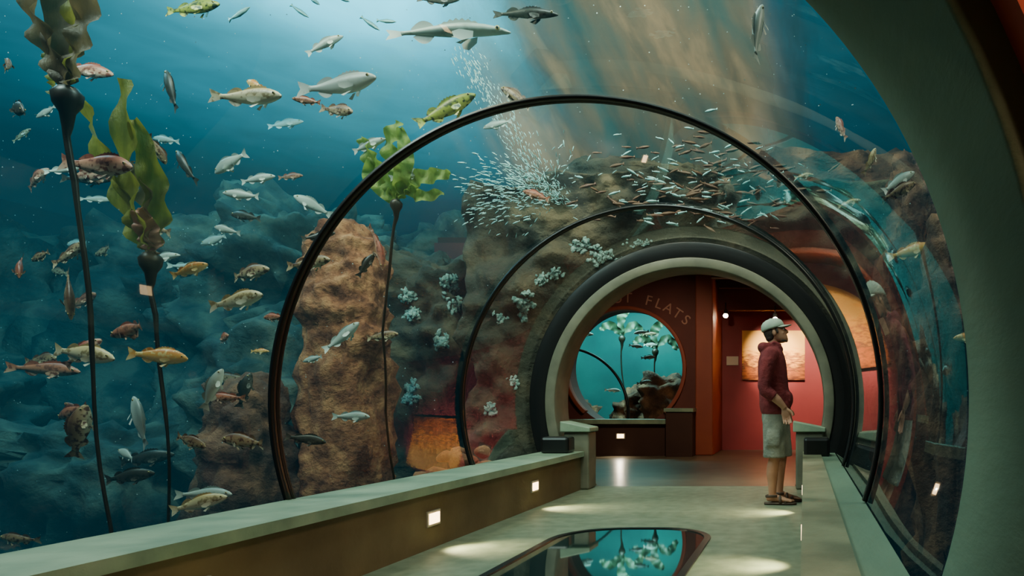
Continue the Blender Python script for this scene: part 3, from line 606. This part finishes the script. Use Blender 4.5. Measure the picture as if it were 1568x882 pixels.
for (kx,kz) in ((-4.1,2.4),(-3.35,2.1)):
    kelp((kx,16.2,kz),.08,[(kx,16.2,1.6),(kx+.1,16.2,.5),(kx+.1,16.2,-1)],[([(kx,16.2,kz+.1),(kx-.25,16.2,kz+.3),(kx-.5,16.2,kz+.2)],.10,.3,0),([(kx,16.2,kz+.1),(kx+.3,16.2,kz+.3),(kx+.5,16.2,kz+.05)],.10,1.3,0),([(kx,16.2,kz+.1),(kx,16.2,kz+.5),(kx+.2,16.2,kz+.7)],.10,2.3,0)],[M_kd])
rock('reef_rock',(-3.6,16.4,.1),(.7,.6,1.1),M_rockd,20,amp=.35); rock('reef_rock',(-5.3,16.0,0),(.8,.6,1.0),M_rockd,21,amp=.35); rock('reef_rock',(-2.9,15.4,.2),(.5,.5,1.3),M_rockd,24,amp=.35)
rnd=random.Random(9)
for i in range(9): fish(rnd.uniform(-4.9,-3.0),rnd.uniform(14.6,16),rnd.uniform(1.0,2.6),.32,rnd.choice((0,180)),rnd.uniform(-10,10),rnd.choice(('dark','pale','mot')),.9)

# ------------------------------------------------------------ the visitor
man=empty('man',(-.27,6.9,0))
M_hood=mat('hoodie_maroon',(.15,.016,.022),(.22,.026,.030),rough=.9,scale=9,bump=.5,bscale=14)
M_short=mat('shorts_grey',(.19,.205,.17),(.29,.30,.24),rough=.9,scale=9,bump=.5,bscale=16)
M_skin=mat('skin',(.42,.20,.12),(.48,.24,.15),rough=.55,scale=10)
M_cap=mat('cap_cloth',(.30,.38,.31),(.40,.48,.39),rough=.9,scale=12)
M_hair=mat('hair_brown',(.03,.018,.012),(.05,.03,.02),rough=.7,scale=40,bump=.6)
M_lip=mat('lips',(.35,.12,.09),rough=.5); M_white=mat('eye_white',(.7,.68,.62),rough=.2)
def soft(b,name,mt,vox,it=6,fac=.6):
    o=b.obj(name,mt,man); r=o.modifiers.new('remesh','REMESH'); r.mode='VOXEL'; r.voxel_size=vox; r.use_smooth_shade=True
    s=o.modifiers.new('smooth','SMOOTH'); s.factor=fac; s.iterations=it; return o
Xr=(1,0,0)
def stack(b,rows,seg=28):
    vs=[];fs=[]
    for (z,cx,a,w) in rows:
        for k in range(seg):
            t=2*pi*k/seg; c,s_=math.cos(t),math.sin(t); vs.append((cx+a*math.copysign(abs(c)**.85,c),w*math.copysign(abs(s_)**.85,s_),z))
    n=len(rows)
    for i in range(n-1):
        for k in range(seg): k2=(k+1)%seg; fs.append((i*seg+k,i*seg+k2,(i+1)*seg+k2,(i+1)*seg+k))
    fs.append(tuple(range(seg))); fs.append(tuple(range((n-1)*seg,n*seg))); b.add(vs,fs)
b=MB(); stack(b,[(.85,.0,.130,.175),(.875,0,.142,.185),(.93,-.005,.150,.192),(1.02,-.01,.148,.188),(1.12,-.02,.142,.186),(1.25,-.03,.142,.198),(1.35,-.035,.135,.208),(1.42,-.035,.118,.200),(1.47,-.03,.092,.150),(1.51,-.02,.075,.09),(1.54,-.012,.066,.072)])
b.ell((-.105,0,1.485),(.075,.115,.06),Euler((0,.5,0))); b.tube([(-.02,-.075,1.51),(-.09,-.10,1.50),(-.12,0,1.50),(-.09,.10,1.50),(-.02,.075,1.51)],[.03,.04,.045,.04,.03],10,(0,0,1))
b.tube([(.06,-.05,1.47),(.03,-.075,1.51),(-.03,-.085,1.535)],[.022,.026,.03],8,(0,0,1)); b.tube([(.06,.05,1.47),(.03,.075,1.51),(-.03,.085,1.535)],[.022,.026,.03],8,(0,0,1))
for s in (-1,1):
    b.tube([(-.03,s*.14,1.43),(-.04,s*.19,1.415),(-.065,s*.222,1.34),(-.085,s*.238,1.22),(-.10,s*.245,1.12),(-.085,s*.245,1.075),(-.045,s*.242,1.045),(-.005,s*.238,1.015)],[.07,.078,.076,.066,.062,.062,.058,.054],14,Xr)
b.tube([(.115,-.13,.99),(.135,0,1.0),(.115,.13,.99)],[(.03,.07),(.035,.075),(.03,.07)],12,Xr)
soft(b,'hoodie',M_hood,.011,5)
b=MB(); stack(b,[(.70,.0,.09,.10),(.76,.0,.125,.165),(.82,0,.135,.178),(.90,0,.130,.172),(.93,0,.12,.165)])
for s,dx in ((-1,-.01),(1,.05)):
    b.tube([(0,s*.085,.84),(dx*.4,s*.095,.74),(dx*.7,s*.10,.62),(dx,s*.105,.50),(dx,s*.106,.445)],[(.118,.09),(.118,.096),(.11,.095),(.106,.095),(.108,.096)],18,Xr)
    b.tube([(dx*.6-.01,s*.185,.70),(dx*.7-.01,s*.192,.66),(dx*.8-.01,s*.192,.57),(dx*.8-.01,s*.185,.55)],[(.06,.015),(.07,.022),(.07,.024),(.065,.015)],12,Xr)
soft(b,'shorts',M_short,.011,4)
b=MB()
for s,dx in ((-1,-.01),(1,.05)):
    b.tube([(dx*.7,s*.10,.66),(dx,s*.102,.55),(dx+.005,s*.102,.48),(dx,s*.100,.43),(dx-.015,s*.100,.35),(dx-.02,s*.099,.28),(dx-.018,s*.097,.18),(dx-.018,s*.095,.10),(dx-.012,s*.095,.065)],
      [.078,.066,.060,.054,.058,.055,.042,.036,.040],14,Xr)
    b.tube([(dx-.075,s*.095,.055),(dx-.05,s*.095,.06),(dx,s*.096,.068),(dx+.06,s*.10,.055),(dx+.12,s*.104,.042),(dx+.165,s*.106,.036)],[(.02,.022),(.03,.03),(.038,.032),(.03,.038),(.02,.045),(.014,.04)],14,(0,0,1))
    for k in range(5):
        y=s*(.07+.017*k); L=.205-.008*k
        b.tube([(dx+.15,y,.036),(dx+.17,y,.036),(dx+L-.01,y,.031)],[.011,.011,.008],8,(0,0,1))
soft(b,'legs',M_skin,.007,3,.5)
b=MB()
for s,dx in ((-1,-.01),(1,.05)):
    b.tube([(dx-.095,s*.095,.0135),(dx-.07,s*.096,.0135),(dx,s*.097,.0135),(dx+.10,s*.104,.0135),(dx+.17,s*.106,.0135),(dx+.21,s*.102,.0135)],[(.0125,.02),(.0125,.036),(.0125,.036),(.0125,.05),(.0125,.048),(.0125,.02)],14,(0,0,1))
    for (x0_,z0_,h) in ((.11,.03,.052),(.06,.03,.075)):
        b.tube([(dx+x0_,s*.097-.052,.02),(dx+x0_-.005,s*.097-.035,h),(dx+x0_-.01,s*.1,h+.014),(dx+x0_-.005,s*.097+.042,h-.008),(dx+x0_,s*.097+.055,.02)],[(.014,.004)]*5,8,Xr)
    b.tube([(dx+.03,s*.097-.042,.085),(dx-.03,s*.097-.045,.085),(dx-.075,s*.097-.02,.08),(dx-.082,s*.097,.08),(dx-.075,s*.097+.02,.08),(dx-.03,s*.097+.045,.085),(dx+.03,s*.097+.042,.085)],[(.012,.004)]*7,8,(0,0,1))
b.obj('sandals',mat('sandal_leather',(.05,.03,.02),(.09,.055,.035),rough=.6,scale=20),man)
def hand(b,wr,fd,ac,sgn):
    fd=Vector(fd).normalized(); ac=Vector(ac); ac=(ac-fd*ac.dot(fd)).normalized(); nm_=fd.cross(ac)*sgn; W=Vector(wr)
    T=lambda p: W+fd*p[0]+ac*p[1]+nm_*p[2]
    b.tube([T((-.01,0,0)),T((.02,0,0)),T((.055,0,0)),T((.088,0,0))],[(.027,.019),(.034,.018),(.043,.016),(.040,.012)],12,ac)
    for yo,L in ((-.031,.058),(-.0105,.070),(.0105,.076),(.031,.068)):
        b.tube([T((.078,yo,0)),T((.086+L*.4,yo*1.08,.008)),T((.086+L*.72,yo*1.1,.024)),T((.086+L*.92,yo*1.1,.044))],[.0098,.0092,.0085,.007],8,ac)
    b.tube([T((.015,.022,.003)),T((.042,.050,.010)),T((.066,.062,.018)),T((.088,.064,.026))],[.014,.0125,.0105,.008],8,ac)
b=MB()
for s in (-1,1):
    b.tube([(-.06,s*.243,1.06),(-.02,s*.238,1.03),(.03,s*.232,.985),(.075,s*.222,.935),(.09,s*.218,.915)],[.047,.045,.040,.030,.028],12,Xr)
    hand(b,(.09,s*.218,.915),(.22,-s*.05,-1),(1,0,.2),-s)
soft(b,'arms_and_hands',M_skin,.0048,2,.4)
T_=Matrix.Translation((-.005,0,1.64))@Matrix.Rotation(math.radians(-17),4,'Y')
def TM(b,i0):
    for i in range(i0,len(b.v)): b.v[i]=T_@b.v[i]
b=MB()
b.tube([(-.03,0,1.46),(-.02,0,1.53),(-.012,0,1.60)],[(.06,.058),(.055,.053),(.055,.053)],16,Xr)
i0=len(b.v)
rows=[(-.118,.062,.022,.020),(-.110,.055,.040,.034),(-.09,.040,.060,.048),(-.065,.022,.078,.058),(-.035,.006,.092,.066),(0,-.004,.097,.072),(.03,-.008,.100,.076),(.06,-.012,.096,.076),(.09,-.016,.080,.064),(.11,-.018,.052,.042),(.118,-.018,.02,.018)]
stack(b,rows,24)
b.tube([(.088,0,.012),(.100,0,-.004),(.114,0,-.022),(.116,0,-.032),(.098,0,-.038)],[(.010,.009),(.011,.010),(.012,.014),(.010,.015),(.008,.012)],10,Xr)
b.tube([(.084,-.045,.022),(.097,-.02,.028),(.099,0,.024),(.097,.02,.028),(.084,.045,.022)],[.009]*5,8,(0,0,1))
b.ell((.093,0,-.060),(.010,.024,.007)); b.ell((.090,0,-.073),(.011,.021,.007)); b.ell((.082,0,-.100),(.018,.022,.016))
for s in (-1,1):
    b.ell((-.012,s*.076,-.008),(.018,.008,.030),Euler((0,-.2,s*.3))); b.ell((.062,s*.040,-.030),(.022,.018,.020))
TM(b,i0); soft(b,'head',M_skin,.0055,3,.45)
b=MB()
for s in (-1,1):
    b.cur=0; b.ell((.082,s*.033,.004),(.012,.013,.009)); b.cur=1; b.ell((.092,s*.034,.004),(.004,.006,.006)); b.cur=1
    b.tube([(.094,s*.018,.025),(.095,s*.033,.030),(.084,s*.050,.024)],[.004,.0045,.003],6,(0,0,1))
b.cur=2; b.ell((.099,0,-.0665),(.004,.022,.004)); TM(b,0); b.obj('eyes_brows_mouth',[M_white,M_hair,M_lip],man)
b=MB(); b.ell((-.030,0,.012),(.083,.080,.088)); b.ell((-.052,0,-.035),(.055,.066,.050))
for s in (-1,1): b.tube([(.022,s*.074,.04),(.026,s*.075,.0),(.022,s*.072,-.025)],[(.016,.006),(.013,.006),(.008,.004)],8,Xr)
b.tube([(.035,-.054,-.09),(.068,-.034,-.104),(.085,0,-.113),(.068,.034,-.104),(.035,.054,-.09)],[(.012,.006),(.014,.008),(.014,.010),(.014,.008),(.012,.006)],8,(0,0,1))
TM(b,0); soft(b,'hair_and_beard',M_hair,.007,2)
b=MB(); vs=[];fs=[]; u=28
rws=[(.035,1.0),(.05,1.03),(.075,1.0),(.10,.9),(.12,.70),(.133,.42),(.138,.10)]
for z,k in rws:
    for i in range(u): a=2*pi*i/u; vs.append((-.010+.110*k*math.cos(a),.088*k*math.sin(a),z))
for j in range(len(rws)-1):
    for i in range(u): i2=(i+1)%u; fs.append((j*u+i,j*u+i2,(j+1)*u+i2,(j+1)*u+i))
fs.append(tuple(range(6*u,7*u))); b.add(vs,fs); b.ell((-.01,0,.139),(.008,.008,.005))
vs=[];fs=[]
for k,(ext) in enumerate((0,.5,1)):
    for i in range(13):
        a=math.radians(-66+132*i/12); x=-.010+.108*math.cos(a)+ext*.075*math.cos(a)**.7; y=.087*math.sin(a)*(1-.10*ext); z=.045-.018*ext-.25*abs(y)*abs(y)*10*.35
        vs.append((x,y,z))
for k in range(2):
    for i in range(12): fs.append((k*13+i,k*13+i+1,k*13+i+14,k*13+i+13))
b.add(vs,fs); TM(b,0); o=b.obj('baseball_cap',M_cap,man); s=o.modifiers.new('thick','SOLIDIFY'); s.thickness=.004

# ------------------------------------------------------------ lights
def area(name,loc,aim,size,en,col):
    l=D.lights.new(name,'AREA'); l.size=size; l.energy=en; l.color=col; o=D.objects.new(name,l); SC.collection.objects.link(o); o.location=loc
    o.rotation_euler=(Vector(aim)-Vector(loc)).to_track_quat('-Z','Y').to_euler(); return o
area('tank_fill',(-5.5,2.9,6.2),(-4.6,6.0,1.5),1.4,400,(1,.95,.82))  # added front fill, unseen, like the next three tank lights
area('tank_fill',(-1.2,4.8,6.3),(-1.6,6.6,1.0),1.6,240,(.95,1,.85))
area('tank_fill',(-8.5,6.5,6.3),(-8.0,10.0,1.5),2.0,340,(.5,.9,1))
area('tank_fill',(2.6,4.2,6.0),(1.2,6.5,1.5),1.0,160,(1,.72,.5))
area('streak_sheet_fill',(-2.2,6.4,5.9),(-2.0,9.8,4.6),.8,230,(1,.78,.58))  # two unseen warm fills added to light the streaked sheet
area('streak_sheet_fill',(-.6,6.4,5.9),(-1.0,9.6,5.2),.8,180,(1,.72,.50))
area('pillar_fill',(-3.9,4.6,5.9),(-4.45,7.0,1.2),.5,170,(1,.74,.48))  # unseen warm fill added to bring out the pillar's orange-brown
area('halibut_tank_light',(-4,15.3,3.5),(-4,15.8,0),1.6,330,(.4,1,.95))
area('lobby_fill',(1.4,-1.2,4.1),(1.6,1.4,2.5),.6,130,(1,.62,.36))  # unseen warm fill added for the entrance wall
wd=D.worlds.new('world'); SC.world=wd; wd.use_nodes=True; wd.node_tree.nodes['Background'].inputs[0].default_value=(.02,.06,.07,1); wd.node_tree.nodes['Background'].inputs[1].default_value=.15

# ------------------------------------------------------------ camera
cam=D.cameras.new('camera'); co=D.objects.new('camera',cam); SC.collection.objects.link(co)
co.location=(0,0,.97); co.rotation_euler=(pi/2,0,0); cam.sensor_width=36; cam.lens=25.26; cam.shift_x=-.285; cam.shift_y=.1115; cam.clip_start=.02
SC.camera=co
